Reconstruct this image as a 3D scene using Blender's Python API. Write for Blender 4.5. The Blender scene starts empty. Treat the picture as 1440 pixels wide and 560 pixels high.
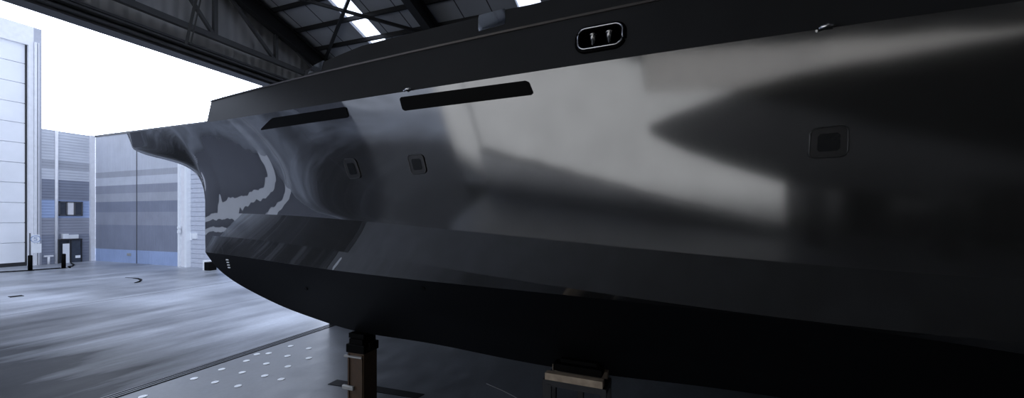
import bpy, math, random
import numpy as np
from mathutils import Vector, Matrix
random.seed(7)
C = bpy.context.scene.collection
S = bpy.context.scene

# ------------------------------------------------------------------ camera frame helpers (used for measuring the place)
CH = 4.5; F = 560.0; HY = 306.0
CA, SA = 0.9363, 0.3512
def proj(p):
    a = CA*p[0] + SA*p[1]; b = -SA*p[0] + CA*p[1]
    return 720 + F*a/b, HY - F*(p[2]-CH)/b
def ray(px, py):
    a = (px-720)/F; return Vector((a*CA-SA, a*SA+CA, (HY-py)/F))
def ground(px, py, z=0.0):
    r = ray(px, py); t = (z-CH)/r.z; return Vector((r.x*t, r.y*t, z))
def onY(px, py, Y):
    r = ray(px, py); t = Y/r.y; return Vector((r.x*t, Y, CH+r.z*t))
def onX(px, py, X):
    r = ray(px, py); t = X/r.x; return Vector((X, r.y*t, CH+r.z*t))

# ------------------------------------------------------------------ materials
MATS = {}
def new_mat(name):
    m = bpy.data.materials.new(name); m.use_nodes = True
    nt = m.node_tree; b = nt.nodes['Principled BSDF']; MATS[name] = m
    return m, nt, b
def math_node(nt, op, a, b=None, c=None):
    n = nt.nodes.new('ShaderNodeMath'); n.operation = op
    for i, v in enumerate((a, b, c)):
        if v is None: continue
        if isinstance(v, (int, float)): n.inputs[i].default_value = v
        else: nt.links.new(v, n.inputs[i])
    return n.outputs[0]
def coords(nt, scale=(1,1,1), kind='Object'):
    tc = nt.nodes.new('ShaderNodeTexCoord'); mp = nt.nodes.new('ShaderNodeMapping')
    mp.inputs['Scale'].default_value = scale
    nt.links.new(tc.outputs[kind], mp.inputs[0]); return mp.outputs[0]
def noise(nt, vec, scale, detail=4, rough=.55):
    n = nt.nodes.new('ShaderNodeTexNoise'); n.inputs['Scale'].default_value = scale
    n.inputs['Detail'].default_value = detail; n.inputs['Roughness'].default_value = rough
    nt.links.new(vec, n.inputs['Vector']); return n.outputs['Fac']
def ramp(nt, fac, stops, interp='LINEAR'):
    r = nt.nodes.new('ShaderNodeValToRGB'); r.color_ramp.interpolation = interp
    el = r.color_ramp.elements
    while len(el) > 1: el.remove(el[-1])
    for i, (p, c) in enumerate(stops):
        e = el[0] if i == 0 else el.new(p)
        e.position = p; e.color = (c[0], c[1], c[2], 1)
    nt.links.new(fac, r.inputs[0]); return r.outputs[0]
def mix(nt, fac, a, b, mode='MIX'):
    n = nt.nodes.new('ShaderNodeMix'); n.data_type = 'RGBA'; n.blend_type = mode
    for s, v in ((0, fac), (6, a), (7, b)):
        if isinstance(v, (int, float)): n.inputs[s].default_value = v
        elif isinstance(v, tuple): n.inputs[s].default_value = (v[0], v[1], v[2], 1)
        else: nt.links.new(v, n.inputs[s])
    return n.outputs[2]
def bump(nt, b, h, strength=.2, dist=.02):
    n = nt.nodes.new('ShaderNodeBump'); n.inputs['Strength'].default_value = strength
    n.inputs['Distance'].default_value = dist
    nt.links.new(h, n.inputs['Height']); nt.links.new(n.outputs[0], b.inputs['Normal'])
def simple(name, col, rough=.5, metal=0, var=.15, scale=3.0, spec=.5, coat=0):
    m, nt, b = new_mat(name)
    v = coords(nt); f = noise(nt, v, scale)
    c = ramp(nt, f, [(.3, tuple(x*(1-var) for x in col)), (.7, tuple(min(1, x*(1+var)) for x in col))])
    nt.links.new(c, b.inputs['Base Color'])
    b.inputs['Roughness'].default_value = rough; b.inputs['Metallic'].default_value = metal
    b.inputs['Specular IOR Level'].default_value = spec
    b.inputs['Coat Weight'].default_value = coat
    return m
def sep(nt, v):
    s = nt.nodes.new('ShaderNodeSeparateXYZ'); nt.links.new(v, s.inputs[0]); return s.outputs

# hull paints
def hull_paint(name, col, rough, metal, wob=.0):
    m, nt, b = new_mat(name)
    v = coords(nt); f = noise(nt, v, 1.7, 3); f2 = noise(nt, v, 30, 2)
    c = ramp(nt, f, [(.3, tuple(x*.95 for x in col)), (.7, tuple(x*1.05 for x in col))])
    nt.links.new(c, b.inputs['Base Color'])
    mr = nt.nodes.new('ShaderNodeMapRange'); mr.interpolation_type = 'SMOOTHSTEP'
    nt.links.new(sep(nt, v)[0], mr.inputs[0])
    for k_, v_ in ((1, .2), (2, 3.6), (3, .012), (4, rough)): mr.inputs[k_].default_value = v_
    nt.links.new(mr.outputs[0], b.inputs['Roughness'])
    b.inputs['Metallic'].default_value = metal
    if wob:
        f3 = noise(nt, v, .9, 2); bump(nt, b, f3, wob, .05)
    return m
HULL = hull_paint('hull_grey_paint', (.185,.186,.188), .095, .88, .05)
BULW = simple('bulwark_dark_paint', (.022,.0225,.024), .5, 0, .06, 3, .25)
ANTI = simple('bottom_black_paint', (.004,.0045,.0055), .5, 0, .2, 2, .12)
CAPM = simple('cap_metal', (.11,.10,.095), .35, .8, .05)
CHROME = simple('chrome', (.8,.8,.8), .12, 1, .02)
BLACK = simple('black_gloss', (.002,.002,.002), .5, 0, .1, 3, .05)
GLASSD = simple('dark_glass', (.012,.013,.014), .12, 0, .1)
WINM = simple('mirror_glass', (.85,.9,.98), .06, 1, .05)
RIM = simple('port_rim', (.05,.05,.052), .3, .6, .05)
DECK = simple('deck_paint', (.09,.09,.09), .6)
WHITE = simple('white_mark', (.7,.72,.75), .5, 0, .05)

def concrete(name, base, rough, stains, joints=(), streak=(.3,.06,1), shade_blob=None):
    m, nt, b = new_mat(name)
    v = coords(nt); vs = coords(nt, streak)
    f1 = noise(nt, vs, 2.2, 8, .62); f2 = noise(nt, v, .16, 3, .5); f3 = noise(nt, v, 9, 6, .7)
    c1 = ramp(nt, f1, [(.32, tuple(x*.72 for x in base)), (.68, tuple(x*1.22 for x in base))])
    c2 = ramp(nt, f2, [(.38, (stains,)*3), (.6, (1,1,1))])
    c3 = ramp(nt, f3, [(.3, (.82,)*3), (.7, (1.0,)*3)])
    c = mix(nt, 1.0, c1, c2, 'MULTIPLY'); c = mix(nt, 1.0, c, c3, 'MULTIPLY')
    xyz = sep(nt, v)
    if shade_blob:  # shade over the near yard put into the colour and gloss
        bxx, byy, rx, ry, dark = shade_blob
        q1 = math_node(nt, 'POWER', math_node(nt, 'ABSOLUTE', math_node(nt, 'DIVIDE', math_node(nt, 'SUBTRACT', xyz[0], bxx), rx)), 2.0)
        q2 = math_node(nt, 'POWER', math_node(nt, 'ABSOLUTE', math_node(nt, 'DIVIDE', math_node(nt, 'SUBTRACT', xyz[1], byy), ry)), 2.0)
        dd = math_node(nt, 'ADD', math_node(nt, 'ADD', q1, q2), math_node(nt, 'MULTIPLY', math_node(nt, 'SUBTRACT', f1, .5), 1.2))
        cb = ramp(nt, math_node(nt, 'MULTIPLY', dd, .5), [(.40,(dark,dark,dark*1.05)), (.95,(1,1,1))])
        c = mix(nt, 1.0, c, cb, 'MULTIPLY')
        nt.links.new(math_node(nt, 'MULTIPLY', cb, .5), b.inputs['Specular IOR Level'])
    for ax, pos, wd in joints:
        d = math_node(nt, 'ABSOLUTE', math_node(nt, 'SUBTRACT', xyz[ax], pos))
        l = math_node(nt, 'LESS_THAN', d, wd)
        c = mix(nt, l, c, (base[0]*.25, base[1]*.25, base[2]*.25))
    nt.links.new(c, b.inputs['Base Color'])
    r = math_node(nt, 'MULTIPLY_ADD', f1, .35, rough-.17); nt.links.new(r, b.inputs['Roughness'])
    bump(nt, b, f3, .15, .01)
    return m
YARD = concrete('yard_concrete', (.42,.45,.51), .36, .5, [(0,-28.2,.07), (0,-21.0,.03), (1, 3.5,.03), (1,-5,.03)], shade_blob=(-20,-6,25,14,.06))
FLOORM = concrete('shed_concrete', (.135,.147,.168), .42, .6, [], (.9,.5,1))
STEEL = simple('dark_steel', (.028,.029,.032), .5, .3, .1)
STEELG = simple('grey_steel', (.10,.105,.115), .5, .2, .1)
DRAIN = simple('drain_iron', (.004,.004,.005), .6, 0, .1, 3, .1)
RAILM = simple('rail_steel', (.10,.105,.12), .35, .7)

def bands(name, stops, ribs='x', rib=.0):
    """stops: (z_from, colour) listed upwards"""
    m, nt, b = new_mat(name)
    v = coords(nt); xyz = sep(nt, v)
    f = math_node(nt, 'DIVIDE', xyz[2], 30.0)
    c = ramp(nt, f, [(z/30.0, col) for z, col in stops], 'CONSTANT')
    n = noise(nt, v, .5, 5); g = ramp(nt, n, [(.3,(.85,.85,.85)), (.7,(1,1,1))])
    c = mix(nt, 1.0, c, g, 'MULTIPLY')
    nt.links.new(c, b.inputs['Base Color']); b.inputs['Roughness'].default_value = .65
    ax = {'x':0,'y':1,'z':2}[ribs]
    s = math_node(nt, 'SINE', math_node(nt, 'MULTIPLY', xyz[ax], 2*math.pi/.28))
    bump(nt, b, s, .35, .03)
    return m
G1=(.42,.44,.50); G2=(.24,.265,.34); BL=(.36,.46,.70); G3=(.32,.34,.41)
G4_GLARE=(.60,.63,.70)  # lighter upper bands, sun glare put into the cladding colour
ANNEX = bands('annex_cladding', [(0,G2),(2.7,G3),(4.43,BL),(6.2,G2),(6.8,G2),(8.1,G4_GLARE),(9.2,G1),(10.0,G4_GLARE)], 'z')
CLAD = bands('side_cladding', [(0,BL),(1.25,G2),(3.7,G3),(5.0,G2),(6.0,G1),(6.8,G3),(7.7,G4_GLARE),(8.5,G1),(9.1,G4_GLARE)], 'x')
WDOOR = simple('white_door_panel', (.86,.88,.92), .55, 0, .05, .4)
WFRAME = simple('white_frame', (.80,.81,.85), .5, 0, .05)
RIBDOOR = bands('roller_door', [(0,(.40,.42,.46))], 'z')
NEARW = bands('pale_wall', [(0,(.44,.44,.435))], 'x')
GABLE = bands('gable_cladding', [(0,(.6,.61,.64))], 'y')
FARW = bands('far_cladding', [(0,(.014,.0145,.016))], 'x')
FASCIA = simple('dark_hull_paint', (.010,.0105,.012), .7, 0, .1, 1, .2)
WOOD = simple('timber', (.38,.30,.22), .7, 0, .2, 8)
POSTM = simple('brown_paint', (.065,.036,.018), .6, 0, .2, 6)
GREYP = simple('pale_plate', (.35,.35,.34), .5, .2)
SIGNW = simple('sign_white', (.85,.88,.92), .5, 0, .03)
SIGNB = simple('sign_blue', (.25,.35,.6), .5, 0, .03)
def roofmat():
    m, nt, b = new_mat('roof_sheet')
    v = coords(nt); xyz = sep(nt, v)
    md = math_node(nt, 'PINGPONG', xyz[0], .5)
    l = math_node(nt, 'LESS_THAN', md, .02)
    n = noise(nt, v, .7, 4); c = ramp(nt, n, [(.3,(.33,.35,.40)), (.7,(.42,.45,.51))])
    c = mix(nt, l, c, (.04,.04,.05)); nt.links.new(c, b.inputs['Base Color'])
    b.inputs['Roughness'].default_value = .6
    return m
ROOF = roofmat()
def glazing(name, tr, tint=(1,1,1)):
    m, nt, b = new_mat(name)
    nt.nodes.remove(b)
    t = nt.nodes.new('ShaderNodeBsdfTransparent'); d = nt.nodes.new('ShaderNodeBsdfTranslucent')
    t.inputs[0].default_value = (*tint,1); d.inputs[0].default_value = (.6,.63,.68,1)
    v = coords(nt); n = noise(nt, v, 3, 3)
    mx = nt.nodes.new('ShaderNodeMixShader')
    nt.links.new(math_node(nt, 'MULTIPLY_ADD', n, .1, 1-tr-.05), mx.inputs[0])
    nt.links.new(t.outputs[0], mx.inputs[1]); nt.links.new(d.outputs[0], mx.inputs[2])
    nt.links.new(mx.outputs[0], nt.nodes['Material Output'].inputs[0])
    return m
SKYL = glazing('skylight_sheet', .85)
PALEG = glazing('added_pale_glazing', .92, (1,1,1))
CLERE = glazing('added_clerestory_glazing', .9, (1,.93,.82))
DIRTY = glazing('dirty_window', .08, (.5,.55,.6))
PANE = simple('pane', (.05,.06,.08), .15)

# ------------------------------------------------------------------ mesh helpers
class MB:
    def __init__(s): s.v = []; s.f = []; s.sm = []
    def add(s, vs, fs, smooth=False):
        o = len(s.v); s.v += [tuple(x) for x in vs]
        for f in fs: s.f.append(tuple(i+o for i in f)); s.sm.append(smooth)
        return s
    def box(s, a, b):
        x0,y0,z0 = a; x1,y1,z1 = b
        vs = [(x0,y0,z0),(x1,y0,z0),(x1,y1,z0),(x0,y1,z0),(x0,y0,z1),(x1,y0,z1),(x1,y1,z1),(x0,y1,z1)]
        return s.add(vs, [(3,2,1,0),(4,5,6,7),(0,1,5,4),(1,2,6,5),(2,3,7,6),(3,0,4,7)])
    def bar(s, p, q, w, h=None, up=(0,0,1)):
        p = Vector(p); q = Vector(q); h = h or w
        d = (q-p).normalized(); u = Vector(up)
        if abs(d.dot(u)) > .98: u = Vector((1,0,0))
        a = d.cross(u).normalized(); c = a.cross(d).normalized()
        vs = []
        for e in (p, q):
            for i, j in ((-1,-1),(1,-1),(1,1),(-1,1)): vs.append(e + a*i*w/2 + c*j*h/2)
        return s.add(vs, [(0,1,2,3),(7,6,5,4),(0,4,5,1),(1,5,6,2),(2,6,7,3),(3,7,4,0)])
    def ibeam(s, p, q, w, h, up=(0,0,1), t=.03):
        """I section: two flanges and a web"""
        p = Vector(p); q = Vector(q); d = (q-p).normalized(); u = Vector(up)
        a = d.cross(u).normalized(); c = a.cross(d).normalized()
        s.bar(p+c*(h/2), q+c*(h/2), w, t, up); s.bar(p-c*(h/2), q-c*(h/2), w, t, up)
        return s.bar(p, q, t, h, up)
    def tube(s, pts, r, n=10, caps=True):
        pts = [Vector(p) for p in pts]; rings = []; vs = []
        for i, p in enumerate(pts):
            d = (pts[min(i+1,len(pts)-1)] - pts[max(i-1,0)]).normalized()
            u = Vector((0,0,1)) if abs(d.z) < .95 else Vector((1,0,0))
            a = d.cross(u).normalized(); c = a.cross(d)
            ri = r[i] if isinstance(r, (list, tuple)) else r
            for k in range(n):
                t = 2*math.pi*k/n; vs.append(p + a*math.cos(t)*ri + c*math.sin(t)*ri)
        fs = []
        for i in range(len(pts)-1):
            for k in range(n): fs.append((i*n+k, i*n+(k+1)%n, (i+1)*n+(k+1)%n, (i+1)*n+k))
        s.add(vs, fs, True)
        if caps:
            o = len(s.v)-len(vs); s.f.append(tuple(o+k for k in reversed(range(n)))); s.sm.append(False)
            o2 = o+(len(pts)-1)*n; s.f.append(tuple(o2+k for k in range(n))); s.sm.append(False)
        return s
    def grid(s, rows, smooth=True, skip=lambda i, j: False, flip=False):
        n = len(rows[0]); vs = [p for r in rows for p in r]; fs = []
        for i in range(len(rows)-1):
            for j in range(n-1):
                if skip(i, j): continue
                f = (i*n+j, i*n+j+1, (i+1)*n+j+1, (i+1)*n+j)
                fs.append(f[::-1] if flip else f)
        return s.add(vs, fs, smooth)
    def build(s, name, mat, parent=None, bevel=0):
        me = bpy.data.meshes.new(name)
        off = Vector((0,0,0))
        p = parent
        while p is not None: off = off + p.location; p = p.parent
        me.from_pydata([tuple(Vector(v)-off) for v in s.v], [], s.f)
        me.polygons.foreach_set('use_smooth', s.sm); me.update()
        me.materials.append(mat)
        o = bpy.data.objects.new(name, me); C.objects.link(o)
        if parent: o.parent = parent
        if bevel:
            md = o.modifiers.new('bevel', 'BEVEL'); md.width = bevel; md.segments = 2; md.limit_method = 'ANGLE'
        return o
def empty(name, loc, label, cat, group=None):
    o = bpy.data.objects.new(name, None); C.objects.link(o); o.location = loc
    o.empty_display_size = .3
    o['label'] = label; o['category'] = cat
    if group: o['group'] = group
    return o
def tag(o, label, cat, group=None):
    o['label'] = label; o['category'] = cat
    if group: o['group'] = group
    return o
def struct(o): o['kind'] = 'structure'; return o
def origin_to(o, loc):
    loc = Vector(loc); o.data.transform(Matrix.Translation(-loc)); o.location = loc; return o

# ------------------------------------------------------------------ YACHT
YC = 7.6; XS = -12.2; XE = 13.0
def clampfit(xs, ys, deg): return np.polynomial.Polynomial.fit(xs, ys, deg)
class Spl:
    """natural cubic spline, linear outside"""
    def __init__(s, x, y):
        x = np.array(x, float); y = np.array(y, float); n = len(x); h = np.diff(x)
        A = np.zeros((n,n)); r = np.zeros(n); A[0,0]=A[-1,-1]=1
        for i in range(1,n-1):
            A[i,i-1]=h[i-1]; A[i,i]=2*(h[i-1]+h[i]); A[i,i+1]=h[i]
            r[i]=3*((y[i+1]-y[i])/h[i]-(y[i]-y[i-1])/h[i-1])
        c = np.linalg.solve(A,r)
        s.x=x; s.a=y; s.c=c; s.b=(y[1:]-y[:-1])/h-h*(2*c[:-1]+c[1:])/3; s.d=(c[1:]-c[:-1])/(3*h)
        s.se = s.b[-1]+2*c[-2]*h[-1]+3*s.d[-1]*h[-1]**2
    def __call__(s, t):
        if t <= s.x[0]: return s.a[0]+s.b[0]*(t-s.x[0])
        if t >= s.x[-1]: return s.a[-1]+s.se*(t-s.x[-1])
        i = int(np.searchsorted(s.x, t)-1); u=t-s.x[i]
        return s.a[i]+s.b[i]*u+s.c[i]*u*u+s.d[i]*u**3
wS = Spl([-15.9,-14,-12.2,-10.3,-8,-5,-2,1,4,8,13], [.40,.58,.86,1.32,1.92,2.60,3.04,3.25,3.32,3.32,3.25])
wK = Spl([-12.2,-10.3,-8,-5,-2,1,4,8,13], [.03,.56,1.25,2.12,2.62,2.90,3.02,3.05,2.98])
wB = Spl([-12.2,-10.3,-8,-5,-2,1,4,8,13], [.03,.47,1.08,1.80,2.32,2.64,2.80,2.85,2.78])
wT = Spl([-12.2,-10.3,-8,-5,-2,1,4,8,13], [.02,.36,.88,1.55,2.08,2.42,2.60,2.68,2.6])
def curve(tab):
    xs = [t[0] for t in tab]; ys = [t[1] for t in tab]; sp = Spl(xs, ys)
    return sp
def zfit(tab, w, X0, X1, deg):
    sp = curve(tab); xs = np.linspace(X0, X1, 60); zs = []
    for X in xs:
        Y = YC - w(X); a = CA*X+SA*Y; b = -SA*X+CA*Y
        px = 720+F*a/b; zs.append(CH+(HY-sp(px))/F*b)
    P = clampfit(xs, zs, deg); D = P.deriv()
    def f(X):
        if X > X1: return P(X1)+D(X1)*(X-X1)*1.0 - 0.0
        if X < X0: return P(X0)+D(X0)*(X-X0)
        return P(X)
    return f
zS = zfit([(195,185),(300,171),(370,160),(480,143),(720,106),(960,68),(1200,34.5),(1440,2)], wS, -15.8, 3.2, 4)
zK = zfit([(290,299),(400,303),(520,311),(660,327),(960,355),(1200,375),(1440,396)], wK, -12.2, 3.2, 4)
zB = zfit([(290,331),(347,336),(480,354),(560,367),(700,390),(960,428),(1200,460),(1440,482)], wB, -12.2, 3.2, 4)
zT = zfit([(290,355),(380,367),(480,382),(780,412),(960,431),(1200,468),(1440,492)], wT, -12.2, 3.2, 4)
zKe = zK(XS)
zC = zfit([(305,141),(400,116),(480,97),(582,75),(760,34),(930,0),(1200,-52),(1440,-98)], lambda X: wS(X)-.10, -9.9, 3.2, 4)
# stem profile: X of the centreline as a function of height
prof = [(290,300),(290,283),(288,266),(283,252),(273,240),(256,231),(230,224),(212,220),(201,214)]
pp = [onY(x, y, YC) for x, y in prof]
zz = [p.z for p in pp]; xx = [min(p.x, XS) for p in pp]
def zrow(X, v):
    k = zK(X) if X > XS else zKe
    return k + (zS(X)-k)*v
def xstem_z(z):
    if z >= zz[-1]: return xx[-1]
    return float(np.interp(z, zz, xx))
def stemX(v):
    lo = xx[-1]; best = XS
    for X in np.linspace(XS, xx[-1], 240):      # walk forward until outside the profile
        if X < xstem_z(zrow(X, v)) - 1e-6: break
        best = X
    return float(best)
VR = list(np.linspace(0, 1, 49))
SX = [stemX(v) for v in VR]
for _ in range(3):
    SX = [SX[0]] + [(SX[i-1]+2*SX[i]+SX[i+1])/4 for i in range(1, len(SX)-1)] + [SX[-1]]
SX[-1] = xx[-1]
def sx(v): return float(np.interp(v, VR, SX))
def pblend(X): return 1.0 + 1.35*max(0, min(1, (-2-X)/9))**1.5
def entry(u, k=.45): return 1-math.exp(-max(u,0)/k)
def wtop(X, v):
    k = wK(X) if X > XS else .03
    u = X - sx(v)
    g = (wS(X)-k)*(v**pblend(X))
    e0 = .85*max(0.0, min(1.0, (v-.70)/.12))
    return max(.012, k + g*(e0+(1-e0)*entry(u, .30)))
def topside(X, v, side=-1):
    return Vector((X, YC + side*wtop(X, v), zrow(X, v)))
yacht = empty('sailing_yacht', (XS+6, YC, 0), 'dark grey yacht hull with black bottom standing on supports in the shed doorway', 'yacht')
NS = 190
ss = [ (i/NS)**1.5 for i in range(NS+1)]
shell = MB()
for side in (-1, 1):
    rows = []
    for v in VR:
        x0 = sx(v); rows.append([topside(x0+(XE-x0)*s, v, side) for s in ss])
    shell.grid(rows, flip=(side == 1))
# blunt end of the bow overhang
top_i = [i for i, v in enumerate(VR) if v >= .7]
L = [[topside(sx(VR[i]), VR[i], sd) for i in top_i] for sd in (-1, 1)]
shell.grid([L[1], [ (a+b)/2+Vector((-.05,0,0)) for a, b in zip(*L)], L[0]], flip=True)
def panel(mb, wa, za, wb, zb, rows=8, bul=0.0, sides=(-1,1)):
    for side in sides:
        R = []
        for i in range(rows+1):
            t = i/rows; row = []
            for s in ss:
                X = XS+(XE-XS)*s
                w = wa(X)*(1-t)+wb(X)*t; z = za(X)*(1-t)+zb(X)*t
                w = w+bul*math.sin(math.pi*t)*min(1, w)
                row.append(Vector((X, YC+side*max(w,.0), z)))
            R.append(row)
        mb.grid(R, flip=(side == 1))
panel(shell, wB, zB, wK, zK)
panel(shell, wT, zT, wB, zB, 5)
shell_o = shell.build('hull_shell', HULL, yacht)
# bottom
ktab = [(290,356),(300,370),(315,385),(340,402),(370,418),(400,432),(440,447),(490,463),(600,482),(700,502),(770,515),(850,527),(1000,545)]
kp = [onY(x, y, YC) for x, y in ktab]
kspl = Spl([p.x for p in kp]+[4, 8, 13], [p.z for p in kp]+[1.5,1.5,1.6])
def wkeel(X): return .01
bot = MB(); panel(bot, wkeel, lambda X: min(kspl(X), zT(X)), wT, zT, 14, .06)
ts = [wT(XE), zT(XE)]
bot.add([(XE, YC-wT(XE), zT(XE)), (XE, YC+wT(XE), zT(XE)), (XE, YC, kspl(XE))], [(0,1,2)])
bot.build('hull_bottom', ANTI, yacht)
tr = MB(); cs = [(-wT(XE), zT(XE)), (-wB(XE), zB(XE)), (-wK(XE), zK(XE)), (-wS(XE), zS(XE))]
tr.add([(XE, YC+a, b) for a, b in cs]+[(XE, YC-a, b) for a, b in reversed(cs)], [tuple(range(8))]); tr.build('transom', HULL, yacht)
# bulwark with the fairlead hole
XB = -9.9
def bulw(X, v, side=-1, inn=0.0):
    w = wS(X) + (-.10)*v;     return Vector((X, YC+side*(w-inn), zS(X)+(zC(X)-zS(X))*v))
def solve(fn, px, py, X0, v0):
    X, v = X0, v0
    for _ in range(40):
        p = proj(fn(X, v)); ex, ey = px-p[0], py-p[1]
        a = proj(fn(X+.01, v)); b = proj(fn(X, v+.01))
        J = np.array([[(a[0]-p[0])/.01, (b[0]-p[0])/.01], [(a[1]-p[1])/.01, (b[1]-p[1])/.01]])
        d = np.linalg.solve(J, [ex, ey]); X += float(np.clip(d[0], -.8, .8)); v += float(np.clip(d[1], -.3, .3))
        if abs(ex)+abs(ey) < .01: break
    return X, v
fq = [solve(bulw, *p, -1, .5) for p in ((815,44.5),(874,36),(875,62.5),(815,70.5))]
fx0 = (fq[0][0]+fq[3][0])/2; fx1 = (fq[1][0]+fq[2][0])/2; fv1 = (fq[0][1]+fq[1][1])/2; fv0 = (fq[2][1]+fq[3][1])/2
bx = [XB+(XE-XB)*s for s in ss]
bx = sorted([x for x in bx if not fx0-.02 < x < fx1+.02] + [fx0, (fx0+fx1)/2, fx1])
bv = [0, .12, fv0, (fv0+fv1)/2, fv1, .9, 1.0]
bm_ = MB()
for side in (-1, 1):
    rows = [[bulw(x, v, side) for x in bx] for v in bv]
    def sk(i, j, side=side): return side == -1 and fv0-1e-4 <= bv[i] < fv1-1e-4 and fx0-1e-4 <= bx[j] < fx1-1e-4
    bm_.grid(rows, skip=sk, flip=(side==1))
    rows = [[bulw(x, v, side, .14) for x in bx] for v in bv]
    bm_.grid(rows, skip=sk, flip=(side==-1))
bm_.grid([[bulw(XB, v, 1) for v in bv], [bulw(XB, v, -1) for v in bv]], smooth=False, flip=False)
bm_.build('bulwark', BULW, yacht)
cap = MB()
for side in (-1, 1):
    rows = []
    for inn, dz in ((-.015,0),(-.018,.025),(.15,.03),(.16,0),(-.015,0)):
        rows.append([bulw(x, 1, side, inn)+Vector((0,0,dz)) for x in bx])
    cap.grid(rows, smooth=False, flip=(side==1))
cap.grid([[bulw(XB, 1, 1)+Vector((-.03,0,d)) for d in (0,.03)], [bulw(XB, 1, -1)+Vector((-.03,0,d)) for d in (0,.03)]], smooth=False)
cap.grid([[bulw(XB+e, 1, 1)+Vector((0,0,.03)) for e in (-.03,.14)], [bulw(XB+e, 1, -1)+Vector((0,0,.03)) for e in (-.03,.14)]], smooth=False)
cap.build('cap_rail', CAPM, yacht)
dk = MB(); dxs = [xx[-1]+.02+(XE-xx[-1])*s for s in ss]
dk.grid([[Vector((X, YC+t*(wtop(X,1)-.005), zS(X)+.015*(1-t*t))) for X in dxs] for t in np.linspace(-1,1,9)])
dk.build('deck', DECK, yacht)
# fairlead
fl = MB(); d = .38
c = [bulw(fx0, fv0), bulw(fx1, fv0), bulw(fx1, fv1), bulw(fx0, fv1)]; ci = [p+Vector((0,d,0)) for p in c]
fl.add(c+ci, [(4,5,6,7),(0,1,5,4),(1,2,6,5),(2,3,7,6),(3,0,4,7)])
fair = fl.build('fairlead', BLACK, yacht); fair['label'] = 'black recessed mooring opening in the bulwark'
def rrect(n=10, r=.28, asp=1.0):
    """outline of the unit rounded square, corner radius r in x and r*asp in y"""
    out = []
    for cx, cy, a0 in ((1-r,1-r*asp,0),(r,1-r*asp,90),(r,r*asp,180),(1-r,r*asp,270)):
        for k in range(n+1):
            t = math.radians(a0+90*k/n); out.append((cx+r*math.cos(t), cy+r*asp*math.sin(t)))
    return out
def nrm(fn, X, v):
    a = fn(X+.02, v)-fn(X-.02, v); b = fn(X, v+.02)-fn(X, v-.02)
    n = a.cross(b).normalized()
    return n if n.y < 0 else -n
def quadmap(q, s, t):
    """q: TL TR BR BL in (X,v); s right, t up"""
    TL, TR, BR, BL_ = q
    X = (TL[0]*(1-s)+TR[0]*s)*t + (BL_[0]*(1-s)+BR[0]*s)*(1-t)
    v = (TL[1]*(1-s)+TR[1]*s)*t + (BL_[1]*(1-s)+BR[1]*s)*(1-t)
    return X, v
def ringpart(name, fn, q, grow, r, asp, tube_r, off, mat, parent):
    pts = []
    for s, t in rrect(8, r, asp):
        s2 = .5+(s-.5)*(1+grow); t2 = .5+(t-.5)*(1+grow*asp)
        X, v = quadmap(q, s2, t2); pts.append(fn(X, v)+nrm(fn, X, v)*off)
    m = MB(); m.tube(pts+[pts[0], pts[1]], tube_r, 8, False); return m.build(name, mat, parent)
def platepart(name, fn, q, grow, r, asp, off, mat, parent, N=16, M=8):
    m = MB(); rows = []
    for j in range(M+1):
        t = j/M; ty = t
        dy = 0
        if t < r*asp: dy = (r*asp-t)/(r*asp)
        if t > 1-r*asp: dy = (t-1+r*asp)/(r*asp)
        ins = r*(1-math.sqrt(max(0, 1-dy*dy)))
        row = []
        for i in range(N+1):
            s = ins+(1-2*ins)*i/N
            s2 = .5+(s-.5)*(1+grow); t2 = .5+(ty-.5)*(1+grow*asp)
            X, v = quadmap(q, s2, t2); row.append(fn(X, v)+nrm(fn, X, v)*off)
        rows.append(row)
    m.grid(rows)
    # skirt back to the hull
    edge = [rows[0][i] for i in range(N+1)]+[rows[j][N] for j in range(1, M+1)]+[rows[M][i] for i in range(N-1,-1,-1)]+[rows[j][0] for j in range(M-1,-1,-1)]
    back = [p+Vector((0, off+.02, 0)) for p in edge]
    m.grid([edge, back], smooth=False)
    return m.build(name, mat, parent)
fqq = [(fx0,fv1),(fx1,fv1),(fx1,fv0),(fx0,fv0)]
ringpart('rim_plate', bulw, fqq, .10, .20, 1.9, .03, .0, BLACK, fair)
ringpart('chrome_rim', bulw, fqq, .05, .18, 1.9, .010, .032, CHROME, fair)
for k, fr in enumerate((.31, .70)):
    X = fx0+(fx1-fx0)*fr
    b0 = bulw(X, fv0)+Vector((0,.05,0)); b1 = bulw(X, fv1)+Vector((0,.05,0)); h = b1-b0
    m = MB(); ks = [(0,.045),(.04,.045),(.05,.03),(.4,.024),(.5,.03),(.75,.04),(.78,.05),(.86,.05),(.88,.035),(1,.035)]
    m.tube([b0+h*a for a, _ in ks], [r for _, r in ks], 14)
    m.build('roller', simple('roller_steel', (.3,.3,.3), .2, 1) if k == 0 else MATS['roller_steel'], fair)
# low deckhouse standing inside the bulwark
def wD(X): return wS(X)-.62-.5*max(0, min(1, (-5-X)/4))
dtab = [(425,108),(445,90),(482,75),(546,56),(600,41),(700,17),(755,4),(830,-14),(1000,-55)]
dX0 = -7.2; dsp = curve(dtab)
_x = np.linspace(dX0, -.5, 40); _z = []
for X in _x:
    Y = YC-wD(X)+.1; a = CA*X+SA*Y; b = -SA*X+CA*Y; _z.append(CH+(HY-dsp(720+F*a/b))/F*b)
dP = clampfit(_x, _z, 3); dD = dP.deriv()
def zD(X): return float(dP(X)) if X < -.5 else float(dP(-.5)+dD(-.5)*(X+.5))
def dside(X, v, side=-1): return Vector((X, YC+side*(wD(X)-.1*v), zS(X)+.0+(zD(X)-zS(X))*v))
dh = MB(); dxx = list(np.linspace(dX0, 9, 60))
for side in (-1,1): dh.grid([[dside(x, v, side) for x in dxx] for v in (0,.5,1)], flip=(side==1))
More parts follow.
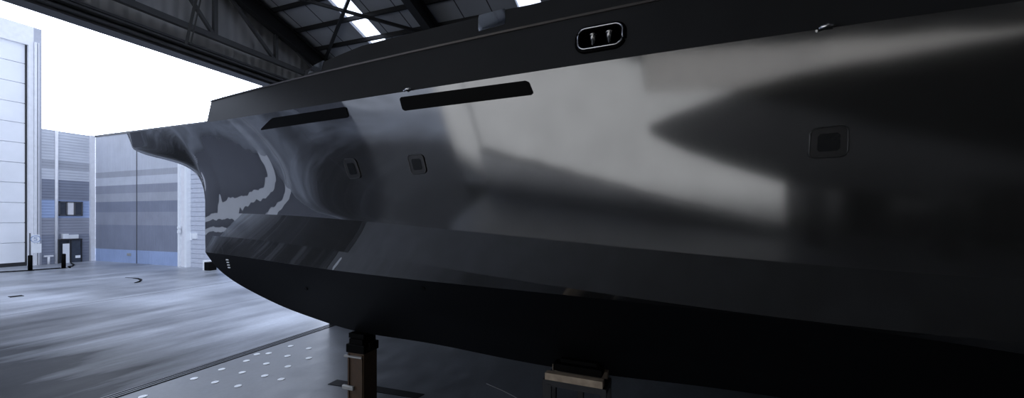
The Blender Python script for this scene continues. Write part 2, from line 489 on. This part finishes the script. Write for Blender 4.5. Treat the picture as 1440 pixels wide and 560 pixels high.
dh.grid([[dside(x, 1, 1) for x in dxx], [dside(x,1,0)+Vector((0,0,.03)) for x in dxx], [dside(x, 1, -1) for x in dxx]])
dh.grid([[dside(dX0,v,1) for v in (0,1)],[dside(dX0,v,-1) for v in (0,1)]], smooth=False); dh.grid([[dside(9,v,1) for v in (0,1)],[dside(9,v,-1) for v in (0,1)]], smooth=False, flip=True)
dho = dh.build('deckhouse', BULW, yacht)
for q in ([(673,22),(711,12),(711,34),(673,45)], [(442,92),(456,85),(453,99),(433,104)]):
    qq = [solve(dside, *p, -3, .6) for p in q]
    w_ = platepart('deckhouse_window', dside, qq, 0, .03, 1, .01, WINM, dho, 10, 6)
# long side windows
wq1 = [solve(topside, *p, -3, .9) for p in ((562,137),(743,113),(751,133),(567,156))]
wq2 = [solve(topside, *p, -7, .9) for p in ((383,166),(487,150),(491,165),(366,183))]
for q in (wq1, wq2):
    platepart('hull_window', topside, q, 0, .018, 12, .012, BLACK, yacht, 40, 10)
# portholes
for q, lab in (([(1139,181),(1193,175.5),(1192,220),(1136,223.5)], 'square porthole nearest the camera'),
          ([(483,224),(500,223),(509,250),(492,252)], 'small porthole nearest the bow'),
          ([(573,218),(595,217),(601,243),(580,246)], 'middle porthole')):
    qq = [solve(topside, *p, -2, .6) for p in q]
    ph = platepart('porthole', topside, qq, 0, .2, 1, .012, RIM, yacht)
    ph['label'] = lab
    platepart('pane', topside, qq, -.42, .12, 1, .018, GLASSD, ph)
    ringpart('rim', topside, qq, -.02, .2, 1, .008, .012, RIM, ph)
# small fittings
for px, py in ((575,128),(1161,41)):
    X, v = solve(topside, px, py, -2, .95); p = topside(X, v)
    m = MB(); m.tube([p+Vector((-.06,-.03,0)), p+Vector((0,-.05,.015)), p+Vector((.06,-.03,.01))], .018, 8); m.build('drain_spout', CHROME, yacht)
def bottomf(X, v):
    z0 = min(kspl(X), zT(X)); w = .01*(1-v)+wT(X)*v+.06*math.sin(math.pi*v)*min(1, wT(X)*v)
    return Vector((X, YC-w, z0*(1-v)+zT(X)*v))
for k in range(4):
    X, v = solve(bottomf, 320+k*.9, 365.5+3.6*k, -11.2, .8)
    p = bottomf(X, v); n = nrm(bottomf, X, v); m = MB()
    m.bar(p+n*.006+Vector((-.05,0,0)), p+n*.006+Vector((.05,0,0)), .01, .03); m.build('draft_mark', WHITE, yacht)
for px, py in ((431,406),(595,405)):
    X, v = solve(bottomf, px, py, -8, .7); p = bottomf(X, v); n = nrm(bottomf, X, v)
    m = MB(); m.tube([p-n*.02, p+n*.02], .045, 14); m.tube([p+n*.02, p+n*.024], .025, 14); m.build('through_hull_fitting', DRAIN, yacht)

# a second hull in store along the near wall
b2 = empty('motor_boat', (4, -6.5, 0), 'second dark hull stored along the near wall behind the camera', 'boat')
bt = Spl([-2.1,.3,2.6,7.7,12],[3.9,4.75,5.42,6.2,6.7]); bb_ = Spl([-2.1,-.75,1.15,2.1,5,12],[3.55,3.0,2.4,2.15,1.9,1.9]); bw_ = Spl([-2.1,0,4,9,12],[.12,.7,1.15,1.2,1.2])
m = MB(); bxs = np.linspace(-2.1, 12, 50)
for sd_ in (-1,1):
    m.grid([[Vector((x, -6.5+sd_*bw_(x)*f, bb_(x)+(bt(x)-bb_(x))*v)) for x in bxs] for v, f in ((0,.02),(.12,.4),(.3,.8),(.6,.97),(1,1))], flip=(sd_==1))
m.grid([[Vector((x, -6.5+e*bw_(x), bt(x))) for x in bxs] for e in (-1,1)])
m.grid([[Vector((x_, -6.5+e*bw_(x_)*f, bb_(x_)+(bt(x_)-bb_(x_))*v)) for v, f in ((0,.02),(.12,.4),(.3,.8),(.6,.97),(1,1))] for x_ in (-2.1,) for e in (1,-1)], smooth=False)
m.grid([[Vector((x_, -6.5+e*bw_(x_)*f, bb_(x_)+(bt(x_)-bb_(x_))*v)) for v, f in ((0,.02),(.12,.4),(.3,.8),(.6,.97),(1,1))] for x_ in (12,) for e in (-1,1)], smooth=False)
m.build('hull', FASCIA, b2)
for x in (3.4, 7, 11):
    m = MB(); m.box((x-.3, -6.8, 0), (x+.3, -6.2, bb_(x)+.02)); m.build('keel_block', FASCIA, b2)

# ------------------------------------------------------------------ SUPPORTS
sp = onY(510, 470, YC); sX = sp.x; kz = kspl(sX)
st = empty('hull_support', (sX, YC, 0), 'square brown steel support post with black cap under the forward keel', 'support post')
W = .23
m = MB(); m.box((sX-W, YC-W, .06), (sX+W, YC+W, kz-.42)); m.build('post', POSTM, st, .01)
m = MB(); m.box((sX-W+.02, YC-W-.03, .06), (sX-W+.06, YC-W, kz-.45)); m.box((sX+W-.06, YC-W-.03, .06), (sX+W-.02, YC-W, kz-.45)); m.build('edge_strip', POSTM, st)
m = MB(); m.box((sX-W-.03, YC-W-.03, kz-.42), (sX+W+.03, YC+W+.03, kz-.22)); m.box((sX+W+.03, YC-.12, kz-.36), (sX+W+.09, YC+.12, kz-.18)); m.build('cap', BLACK, st, .015)
m = MB(); m.box((sX-W+.04, YC-W, kz-.22), (sX+W-.04, YC+W, kz-.10)); m.box((sX-W-.02, YC-W+.05, kz-.10), (sX+W-.05, YC+W-.05, kz+.01)); m.build('packing_block', BLACK, st)
m = MB(); m.box((sX-W-.07, YC-W-.06, kz-.52), (sX+W-.02, YC-W, kz-.48)); m.build('lug_plate', GREYP, st, .005)
m = MB(); m.box((sX-W-.12, YC-W-.07, kz-1.28), (sX-.02, YC-W, kz-1.18)); m.build('lug_plate', GREYP, st, .02)
m = MB(); m.box((sX-.42, YC-.42, 0), (sX+.42, YC+.42, .06)); m.build('base_plate', STEEL, st)
# trestle
tp = onY(808, 528, YC-.87); tX = tp.x; tz = 1.80
tr_ = empty('trestle', (tX, YC-.65, 0), 'dark steel trestle with pale timber beam under the hull', 'trestle')
th = math.radians(-3); dx = Vector((math.cos(th), math.sin(th), 0)); dy = Vector((-math.sin(th), math.cos(th), 0)); o0 = Vector((tX, YC-.65, 0))
def T(a, b, z): return o0+dx*a+dy*b+Vector((0,0,z))
m = MB(); m.bar(T(-.5,-.22,tz-.06), T(.5,-.22,tz-.06), .14, .12); m.build('timber_beam', WOOD, tr_, .006)
m = MB(); m.bar(T(-.5,.22,tz-.06), T(.5,.22,tz-.06), .14, .12); m.build('timber_beam', WOOD, tr_, .006)
m = MB(); m.bar(T(-.55,-.22,tz-.18), T(.55,-.22,tz-.18), .1, .10); m.bar(T(-.55,.22,tz-.18), T(.55,.22,tz-.18), .1, .10)
m.bar(T(-.5,-.22,tz-.18), T(-.5,.22,tz-.18), .1, .1); m.bar(T(.5,-.22,tz-.18), T(.5,.22,tz-.18), .1, .1); m.build('top_frame', STEEL, tr_)
for a in (-.5,.5):
    for b in (-.22,.22):
        m = MB(); m.bar(T(a,b,0), T(a,b,tz-.18), .1); m.build('leg', STEEL, tr_)
m = MB(); m.bar(T(-.42,-.25,0.1), T(-.42,-.25,tz-.2), .06); m.bar(T(.02,.18,.1), T(.02,.18,tz-.2), .1); m.build('brace', STEEL, tr_)
m = MB(); m.bar(T(-.4,0,tz+.06), T(.45,0,tz+.06), .26, .12); m.bar(T(-.3,.05,tz+.15), T(.35,.05,tz+.15), .12, .06); m.build('packing_block', BLACK, tr_)

# ------------------------------------------------------------------ SHED
DX = -12.8; HEAD = 9.12; YF = 13.0; YN = -8.0; XBK = 22.0
RS = .31
def roofz(Y): return 14.58-RS*abs(Y) 
m = MB(); m.box((DX, YN-.4, -.3), (XBK+.4, YF+.4, 0)); struct(m.build('floor', FLOORM))
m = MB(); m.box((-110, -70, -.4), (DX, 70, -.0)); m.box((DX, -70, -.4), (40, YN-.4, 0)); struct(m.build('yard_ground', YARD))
# threshold channel
m = MB(); m.box((DX-.30, YN, 0), (DX+.10, YF, .008)); struct(m.build('threshold_channel', DRAIN))
for x in (DX-.22, DX-.09, DX+.03):
    m = MB(); m.box((x-.018, YN, .008), (x+.018, YF, .02)); struct(m.build('threshold_rail', RAILM))
# walls
m = MB(); m.box((DX-.3, YF, 0), (XBK, YF+.25, roofz(YF)))
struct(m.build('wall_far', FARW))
CX0, CX1, CZ0, CZ1 = -2.3, 10.5, 5.0, 6.5  # added unseen clerestory opening, sized for the bright wedge reflected in the hull
m = MB(); m.box((DX, YN-.25, 0), (CX0, YN, roofz(YN))); m.box((CX0, YN-.25, 0), (XBK, YN, CZ0)); m.box((CX0, YN-.25, CZ1), (XBK, YN, roofz(YN))); m.box((CX1, YN-.25, CZ0), (XBK, YN, CZ1))
struct(m.build('wall_near', NEARW))
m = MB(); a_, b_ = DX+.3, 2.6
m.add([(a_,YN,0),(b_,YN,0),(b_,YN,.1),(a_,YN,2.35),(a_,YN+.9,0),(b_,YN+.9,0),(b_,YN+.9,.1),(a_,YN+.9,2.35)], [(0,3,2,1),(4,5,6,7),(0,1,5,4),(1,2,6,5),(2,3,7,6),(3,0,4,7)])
struct(m.build('added_wedge', STEELG))  # added unseen wedge, gives the hull reflection its sloping dark lower edge
m = MB(); m.box((DX-3.2, YN-.5, .05), (DX-.45, YN-.3, HEAD+.1)); struct(m.build('added_pale_wing', NEARW))  # added pale wing out of view, extends the bright patch reflected in the hull
m = MB(); m.box((CX0, YN+.01, CZ0), (4.2, YN+.03, CZ1)); struct(m.build('window_7', PALEG))  # added unseen inner glazing, for the bright wedge reflected in the hull
m = MB(); m.box((CX0, YN-.14, CZ0), (CX1, YN-.11, CZ1)); struct(m.build('window_6', CLERE))  # added unseen clerestory glazing, for the bright wedge reflected in the hull
m = MB()
m.box((CX0, YN-.2, CZ0-.05), (CX1, YN-.02, CZ0)); m.box((CX0, YN-.2, CZ1), (CX1, YN-.02, CZ1+.05))
struct(m.build('trim_1', STEEL))
m = MB()
for k in range(8): m.box((2.7+k*2.1, YN+.04, .05), (2.7+k*2.1+2.04, YN+.12, 4.8))
m.box((2.7, YN+.04, 4.8), (XBK-.2, YN+.2, 4.9)); struct(m.build('added_dark_panels', FARW))  # added unseen panels, keep this stretch of wall dark in the hull reflection
m = MB(); m.add([(XBK,YN,0),(XBK,YF,0),(XBK,YF,roofz(YF)),(XBK,0,roofz(0)),(XBK,YN,roofz(YN))], [(0,1,2,3,4)])
m.add([(XBK+.2,YN,0),(XBK+.2,YF,0),(XBK+.2,YF,roofz(YF)),(XBK+.2,0,roofz(0)),(XBK+.2,YN,roofz(YN))], [(4,3,2,1,0)]); struct(m.build('wall_back', GABLE))
m = MB(); g = [(YN,HEAD+.25),(YF,HEAD+.25),(YF,roofz(YF)),(0,roofz(0)),(YN,roofz(YN))]
m.add([(DX+.06,a,b) for a,b in g]+[(DX-.2,a,b) for a,b in g], [(0,1,2,3,4),(9,8,7,6,5),(0,5,6,1),(1,6,7,2),(2,7,8,3),(3,8,9,4),(4,9,5,0)]); struct(m.build('wall_front', GABLE))
# door head: stepped tracks
m = MB()
for k, (x0, x1, z0, z1) in enumerate(((.06,.16,.34,.40),(.06,.28,.22,.27),(.06,.22,.08,.13),(-.35,.10,0,.05),(-.2,.06,.05,.3))):
    m.box((DX+x0, YN, HEAD+z0), (DX+x1, YF, HEAD+z1))
struct(m.build('door_head_track', STEELG))
# roof with skylight strips
SK = [(-10.05,-9.3),(-4.15,-3.4)]
edges = [DX-.6]+[e for s in SK for e in s]+[XBK+.2]
m = MB(); gl = []
for a, b in zip(edges[::2], edges[1::2]):
    for sg in (-1, 1):
        Y1 = sg*((YF if sg > 0 else -YN)+.5); z0 = roofz(0); z1 = roofz(Y1)
        vs = [(a,0,z0),(b,0,z0),(b,Y1,z1),(a,Y1,z1)]
        vs += [(x,y,z+.12) for x,y,z in vs]
        m.add(vs, [(0,1,2,3),(7,6,5,4),(0,4,5,1),(1,5,6,2),(2,6,7,3),(3,7,4,0)])
struct(m.build('ceiling', ROOF))
for i, (a, b) in enumerate(SK):
    m = MB()
    for sg in (-1, 1):
        Y1 = sg*((YF if sg > 0 else -YN)+.5); m.add([(a,0,roofz(0)+.05),(b,0,roofz(0)+.05),(b,Y1,roofz(Y1)+.05),(a,Y1,roofz(Y1)+.05)], [(0,1,2,3)])
    struct(m.build('window_%d' % (i+1), SKYL))
for x in (-12.35, -7.0, -1.2, 4.6, 10.4, 16.2):
    m = MB()
    for sg in (-1, 1):
        Ye = (YF if sg > 0 else -YN)-.1; m.ibeam((x, 0, roofz(0)-.42), (x, sg*Ye, roofz(Ye)-.42), .26, .5)
    struct(m.build('rafter', STEEL))
    if x > -12:
        m = MB(); m.ibeam((x, YF-.25, 0), (x, YF-.25, roofz(YF)-.5), .26, .3, up=(0,1,0)); struct(m.build('column', STEEL))
for k in range(15):
    Y = .55+.0+ .92*k
    if Y > YF-.2: break
    for sg in (-1, 1):
        if sg*Y < YN+.2: continue
        m = MB(); m.bar((DX-.1, sg*Y, roofz(Y)-.07), (XBK, sg*Y, roofz(Y)-.07), .07, .14); struct(m.build('purlin', STEEL))
# wind bracing between the first two rafters
def R(px, py, dz=.17):
    r = ray(px, py); t = (14.58-dz-CH)/(r.z+RS*r.y); return Vector((r.x*t, r.y*t, CH+r.z*t))
def onroof(X, Y, dz=.2): return Vector((X, Y, roofz(Y)-dz))
for a, b in (((-12.3,12.0),(-7.0,8.4)), ((-12.3,8.4),(-7.0,12.0)), ((-12.3,8.4),(-7.0,4.8)), ((-12.3,4.8),(-7.0,8.4))):
    m = MB(); m.bar(onroof(*a), onroof(*b), .09, .09); struct(m.build('wind_brace', STEEL))
# gable truss behind the front wall
X = DX+.35; tY = [-8+2*k for k in range(11)]
m = MB(); m.bar((X, YN, HEAD+.75), (X, YF, HEAD+.75), .14, .16)
for k, y in enumerate(tY):
    m.bar((X, y, HEAD+.7), (X, y, roofz(y)-.35), .10, .12)
    if k < 10:
        y2 = tY[k+1]; zl, zh = HEAD+.75, roofz(y2)-.4
        if y < 0: m.bar((X, y, zl), (X, y2, zh), .09, .09)
        else: m.bar((X, y, roofz(y)-.4), (X, y2, zl), .09, .09)
struct(m.build('gable_truss', STEELG))
m = MB(); m.bar((X+.05, 7.2, HEAD+.2), (X+3.5, 6.0, roofz(6)-.3), .06, .06); m.bar((X+.25, 7.2, HEAD+.2), (X+3.7, 6.0, roofz(6)-.3), .03, .03); struct(m.build('stay_bar', STEELG))
# floor marks and pieces
pl = [ground(*p) for p in ((461,541),(474,534.5),(597,555),(586,561))]
m = MB(); m.add(pl+[p+Vector((0,0,.012)) for p in pl], [(3,2,1,0),(4,5,6,7),(0,1,5,4),(1,2,6,5),(2,3,7,6),(3,0,4,7)][0:6])
fp = m.build('floor_plate', DRAIN); tag(fp, 'black flat steel strip lying on the floor behind the brown support post', 'metal plate'); origin_to(fp, (pl[0]+pl[2])/2)
dots = [(90,552),(400,443),(528,465),(667,488),(568,387),(692,406),(828,426),(717,336),(838,353),(968,370),(852,290),(966,306),(1095,319),(985,246),(1095,260),(928,447),(780,296)]  # pale spots modelled as thin discs on the floor
proto = None
for x, y in dots:
    g = ground(180+x/4.307, 430+y/4.307)
    if proto is None:
        m = MB(); m.tube([(g.x,g.y,0),(g.x,g.y,.012)], .09, 18); proto = origin_to(m.build('floor_disc', SIGNW), (g.x,g.y,0))
        tag(proto, 'small pale round disc on the shed floor by the door channel', 'floor disc', 'pale round discs on the floor')
    else:
        o = proto.copy(); C.objects.link(o); o.location = (g.x, g.y, 0)

m = MB(); m.tube([ground(*p)+Vector((0,0,.006)) for p in ((684,540),(692,543.5),(706,549.5),(724,558.6),(735,566))], .005, 6)
o = m.build('wire', GREYP); tag(o, 'thin pale wire lying on the dim floor between post and trestle', 'wire'); origin_to(o, ground(706,549.5))
# ------------------------------------------------------------------ THE YARD
XA = -55.5; YA = 23.6
# big neighbouring hangar with its white sectional door
hz = 22.4; yE = onX(57, 300, XA).y
PIL = simple('grey_pilaster', (.42,.44,.50), .6, 0, .05)
hb = empty('hangar_building', (XA, yE-12, 0), 'tall hangar at far left with a huge white sectional door', 'building')
yd1 = onX(38, 300, XA).y
m = MB(); m.box((XA-20, yE-40, 0), (XA-.3, yE, hz)); m.build('wall', simple('hangar_grey', (.17,.18,.215), .7, 0, .08, .3), hb)
for ya, yb in ((5.0, 5.9), (2.9, 3.7)):  # columns added out of view for the bright streaks reflected on the bow
    m = MB(); m.box((XA-.3, ya, 0), (XA+.3, yb, hz)); m.build('added_streak_column', WDOOR, hb)
yq = onX(45.5,300,XA).y
fr = MB(); fr.box((XA-.3, yd1, 0), (XA+.25, yq, hz)); fr.box((XA-.3, 14, 20.6), (XA+.25, yd1, hz)); fr.box((XA-.3, 13.6, 0), (XA+.25, 14.1, hz)); fr.build('door_frame', WFRAME, hb)
m = MB(); m.box((XA-.3, yq, 0), (XA+.2, yE, hz)); m.build('pilaster', PIL, hb)
m = MB(); m.box((XA+.25, yd1+.35, 0), (XA+.4, yd1+.5, 21)); m.box((XA+.25, yd1+.6, 0), (XA+.36, yd1+.66, 21)); m.build('guide_rail', WFRAME, hb)
m = MB()
for k in range(11):
    m.box((XA-.25, 14.1, .35+k*1.85), (XA-.05, yd1-.12, .35+(k+1)*1.85-.06))
m.box((XA-.28, 14.1, .3), (XA-.2, yd1-.1, 20.6)); m.build('sectional_door', WDOOR, hb)
m = MB(); m.box((XA-.26, 14.1, 0), (XA-.02, yd1-.02, .34)); m.box((XA-.26, yd1-.12, 0), (XA-.0, yd1, 20.6)); m.build('door_seal', STEEL, hb)
# annex with bands
zt_ = 13.0; yB = YA
an = empty('annex_building', (XA-4, (yE+yB)/2, 0), 'low grey and blue banded annex between the white hangar door and yard corner', 'building')
m = MB(); m.box((XA-12, yE, 0), (XA, yB, zt_)); m.build('wall', ANNEX, an)
m = MB(); m.box((XA, yE+.0, 0), (XA+.12, yE+.9, zt_)); m.build('downpipe_panel', MATS['annex_cladding'], an)
m = MB(); m.tube([(XA+.2, yE+1.0, 0), (XA+.2, yE+1.0, zt_)], .12, 10); m.build('downpipe', WFRAME, an)
m = MB(); m.box((XA, yB-.35, 0), (XA+.3, yB, zt_)); m.build('corner_post', WFRAME, an)
w0 = onX(82,303.5,XA+.05); w1 = onX(116,284,XA+.05)
m = MB(); y0,y1,z0,z1 = w0.y,w1.y,w0.z,w1.z; t=.1
m.box((XA,y0,z0),(XA+.12,y1,z0+t)); m.box((XA,y0,z1-t),(XA+.12,y1,z1)); m.box((XA,y0,z0),(XA+.12,y0+t,z1)); m.box((XA,y1-t,z0),(XA+.12,y1,z1))
wd=(y1-y0)
for f_ in (.33,.66): m.box((XA,y0+wd*f_-.05,z0),(XA+.12,y0+wd*f_+.05,z1))
wo = m.build('window', STEELG, an)
for f_ in (0,.33,.66):
    m = MB(); m.box((XA,y0+wd*f_+.06,z0+t),(XA+.05,y0+wd*(f_+.33)-.06,z1-t)); m.build('pane', WFRAME if f_==.33 else PANE, wo)
# porch
q0 = ground(81, 368); pX = XA; y0 = onX(81.5,360,XA+.3).y; y1 = onX(115,360,XA+.3).y
pz = onX(98,338,XA+1).z
pc = MB()
for y in (y0, (y0+y1)/2, y1-.08):
    pc.box((XA+.3, y, 0), (XA+.38, y+.08, pz)); 
pc.box((XA, y0, pz), (XA+.4, y1, pz+.1)); pc.box((XA, y0, 0), (XA+.08, y0+.08, pz))
po = pc.build('porch_frame', STEEL, an)
m = MB(); m.box((XA+.3, onX(88,350,XA+.3).y, 0), (XA+.34, onX(97.5,350,XA+.3).y, pz-.35)); m.build('door_leaf', SIGNW, an)
m = MB(); m.box((XA+.3, (y0+y1)/2+.1, 0), (XA+.33, y1-.1, pz-.1)); m.box((XA+.02, y0+.1, 0), (XA+.05, (y0+y1)/2, pz-.05)); m.build('porch_glass', PANE, an)
m = MB(); a = onX(106,363,XA+.4); b = onX(113,359,XA+.4); m.box((XA+.39,a.y,a.z),(XA+.42,b.y,b.z)); m.build('notice', SIGNW, an)
m = MB(); a = onX(88,336,XA+.3); b = onX(96,329,XA+.3); m.box((XA,a.y,a.z),(XA+.4,b.y,b.z)); a = onX(97,336,XA+.3); b = onX(111,330,XA+.3); m.box((XA,a.y,a.z),(XA+.25,b.y,b.z)); m.build('sign_box', SIGNW, an)
# building along the right of the yard
sX0 = XA-12; xr1 = onY(303,300,YA).x; xf0 = onY(251,300,YA-.3).x; xf1 = onY(256.5,300,YA-.3).x; xf2 = onY(262,300,YA-.3).x
rb = empty('side_building', (-46, YA+4, 0), 'long grey banded shed along the yard behind the bow', 'building')
m = MB(); m.box((XA+.31, YA, 0), (xf0, YA+12, zt_)); m.box((xf0, YA+.3, 0), (xr1, YA+12, zt_)); m.build('wall', CLAD, rb)
m = MB(); m.box((XA+.3, YA-.05, zt_-.15), (xr1, YA+.1, zt_+.05)); xm = onY(192.5,300,YA).x; m.box((xm-.03, YA-.04, 0), (xm+.03, YA, zt_)); m.build('wall_trim', STEELG, rb)
m = MB(); m.box((xf0-.05, YA-.35, 0), (xf0+.15, YA+.3, zt_-.6)); m.box((xf2-.18, YA-.35, 0), (xf2+.1, YA+.3, zt_-.6)); m.build('door_frame', SIGNW, rb)
m = MB(); m.box((xf0+.15, YA-.2, 0), (xf2-.18, YA+.3, zt_-.6)); m.build('door_post', WFRAME, rb)
m = MB()
for k in range(26):
    m.box((xf2+.1, YA-.0, k*.42), (xr1-.3, YA+.25, k*.42+.37))
m.box((xf2+.1, YA+.06, 0), (xr1-.3, YA+.25, 11.2)); m.build('roller_door', simple('roller_grey', (.55,.58,.66), .6, 0, .05), rb)
m = MB(); a = onY(263,338,YA-.05); b = onY(270,328,YA-.05); c2 = onY(277,328,YA-.05)
m.box((a.x,YA-.08,a.z),(b.x,YA,b.z)); m.box((b.x+.05,YA-.08,a.z+.15),(c2.x,YA,b.z)); m.build('notice', SIGNW, rb)
m = MB(); a = onY(250,328,YA-.5); m.box((a.x-.1,YA-.5,a.z),(a.x+.1,YA-.3,a.z+.25)); m.box((a.x-.05,YA-.4,a.z+.25),(a.x+.05,YA-.3,a.z+.4)); m.box((a.x-.1,YA-.5,a.z+.4),(a.x+.1,YA-.3,a.z+.6)); m.build('door_lamp', SIGNW, rb)
m = MB(); a = onY(181,360,YA-.05); m.box((a.x-.3,YA-.06,a.z),(a.x+.3,YA,a.z+.25)); m.build('wall_vent', GREYP, rb)
# sign board "5" on posts
sg_x = XA+2.2
a = onX(43.5,341,sg_x); b = onX(55.5,330,sg_x); c3 = onX(58,355.5,sg_x)
sn = empty('sign_board', (sg_x,(a.y+b.y)/2,0), 'white sign board with a ringed 5 on a post beside the white hangar door', 'sign')
m = MB(); m.box((sg_x,a.y,a.z-.1),(sg_x+.05,b.y,b.z)); m.build('number_panel', SIGNW, sn)
m = MB(); m.box((sg_x,a.y,c3.z),(sg_x+.05,c3.y,a.z-.15)); m.build('lower_panel', SIGNW, sn)
m = MB(); m.tube([(sg_x-.03,a.y-.05,0),(sg_x-.03,a.y-.05,b.z+.15)],.05,8); m.build('post', STEELG, sn)
cy=(a.y+b.y)/2; cz=(a.z-.1+b.z)/2; m = MB()
m.tube([(sg_x+.06,cy+.30*math.cos(t),cz+.30*math.sin(t)) for t in np.linspace(0,2*math.pi,25)],.025,6); m.build('number_ring', SIGNB, sn)
pts=[(.10,.15),(-.08,.15),(-.09,.02),(.02,.03),(.09,-.03),(.08,-.12),(-.02,-.16),(-.10,-.12)]
m = MB(); m.tube([(sg_x+.06,cy+p,cz+q) for p,q in pts],.022,6); m.build('number_five', SIGNB, sn)
# barrier: two dark posts with a chain rail
def pole(px, top, bot, lab):
    g = ground(px, bot); h = CH + (HY-top)/F*(-SA*g.x+CA*g.y)
    e = empty('barrier_post', (g.x,g.y,0), lab, 'barrier post', 'dark posts by the hangar door')
    m = MB(); m.tube([(g.x,g.y,.03),(g.x,g.y,h-.04),(g.x,g.y,h)],[.14,.14,.08],12); m.build('post', BLACK, e)
    m = MB(); m.tube([(g.x,g.y,0),(g.x,g.y,.03)],.24,14); m.build('foot', BLACK, e); return g, h
g1,h1 = pole(42.5,359,381,'black barrier post standing in front of the ringed 5 sign')
g2,h2 = pole(89.5,357,377.5,'black barrier post standing in front of the glazed porch')
r0 = ground(-60,387); m = MB()
for zf in (.05,):
    m.tube([r0+Vector((0,0,.05)), g1+Vector((0,-.2,.05)), g2+Vector((0,-.2,.05))], .05, 6)
fr_ = m.build('ground_rail', BLACK); tag(fr_, 'low black rail on the ground joining the two barrier posts', 'rail'); origin_to(fr_, g1)
g3 = ground(102,375); m = MB()
m.tube([g2+Vector((.3,.3,.05)), ground(96,376)+Vector((0,0,.05)), g3+Vector((0,0,.05)), ground(104,373)+Vector((0,0,.05)), ground(100,371)+Vector((0,0,.05))], .06, 6)
o = m.build('hose', BLACK); tag(o, 'short black hose curled on the ground beside the barrier post', 'hose'); origin_to(o, g3)
g4 = ground(68.5,372)
hy = empty('hydrant', (g4.x,g4.y,0), 'small pale tee shaped standpipe at the annex wall beside the porch', 'standpipe')
m = MB(); m.tube([(g4.x,g4.y,0),(g4.x,g4.y,.75)],.09,10); m.build('pipe', WFRAME, hy)
m = MB(); m.bar((g4.x,g4.y-.3,.8),(g4.x,g4.y+.3,.8),.16,.14); m.build('head', WFRAME, hy)
# dark cable on the ground, drain cover, small stack by the roller door
cp = [ground(*p)+Vector((0,0,.03)) for p in ((176,391),(186,391.5),(194,392.5),(198.5,394.5),(196,397),(189,398.5))]
m = MB(); m.tube(cp, [.01,.02,.05,.07,.06,.02], 6); o = m.build('cable', BLACK); tag(o, 'thin black curved cable lying alone on the open yard', 'cable'); origin_to(o, cp[3])
dc = [ground(*p) for p in ((11,417.5),(30,415.5),(34,416.5),(15,418.7))]
m = MB(); m.add([p+Vector((0,0,.001)) for p in dc]+[p+Vector((0,0,.02)) for p in dc], [(3,2,1,0),(4,5,6,7),(0,1,5,4),(1,2,6,5),(2,3,7,6),(3,0,4,7)])
o = m.build('drain_cover', DRAIN); tag(o, 'dark rectangular drain cover in the yard at far left', 'drain cover'); origin_to(o, dc[0])
gb = ground(294,380); pb = empty('crate', (gb.x,gb.y,0), 'small dark crate with pale side at the foot of the roller door', 'crate')
m = MB(); m.box((gb.x-.15,gb.y-.3,0),(gb.x+.5,gb.y+.3,.7)); m.build('box', BLACK, pb, .02)
m = MB(); m.box((gb.x-.35,gb.y-.3,0),(gb.x-.16,gb.y+.3,.85)); m.build('side_panel', SIGNW, pb, .01)

# ------------------------------------------------------------------ LIGHT
w = bpy.data.worlds.new('sky'); S.world = w; w.use_nodes = True; nt = w.node_tree
bg = nt.nodes['Background']
sd = ray(262, 152).normalized()
tc = nt.nodes.new('ShaderNodeTexCoord'); dp = nt.nodes.new('ShaderNodeVectorMath'); dp.operation = 'DOT_PRODUCT'
nt.links.new(tc.outputs['Generated'], dp.inputs[0]); dp.inputs[1].default_value = sd
mx = math_node(nt, 'MAXIMUM', dp.outputs['Value'], 0.0)
g1_ = math_node(nt, 'MULTIPLY', math_node(nt, 'POWER', mx, 6.0), 1.6)
g2_ = math_node(nt, 'MULTIPLY', math_node(nt, 'POWER', mx, 60.0), 6.0)
st_ = math_node(nt, 'ADD', math_node(nt, 'ADD', g1_, g2_), 1.35)
bg.inputs[0].default_value = (.84,.94,1.16,1); nt.links.new(st_, bg.inputs[1])
sl = bpy.data.lights.new('sun', 'SUN'); sl.energy = 18.5; sl.angle = math.radians(1.5); sl.color = (.97,.98,1)
so = bpy.data.objects.new('sun', sl); C.objects.link(so); so.rotation_euler = ray(345,152).to_track_quat('Z', 'Y').to_euler(); so.location = (-20, 10, 20)

cam = bpy.data.cameras.new('camera'); co = bpy.data.objects.new('camera', cam); C.objects.link(co)
cam.sensor_width = 36; cam.lens = F/1440*36; cam.shift_y = (HY-280)/1440
co.location = (0, 0, CH); co.rotation_euler = (math.pi/2, 0, math.atan2(SA, CA)); cam.clip_end = 500
S.camera = co
vs_ = S.view_settings; vs_.view_transform = 'Standard'; vs_.look = 'None'; vs_.gamma = 1; vs_.use_curve_mapping = False; vs_.exposure = 0
S.cycles.max_bounces = 8
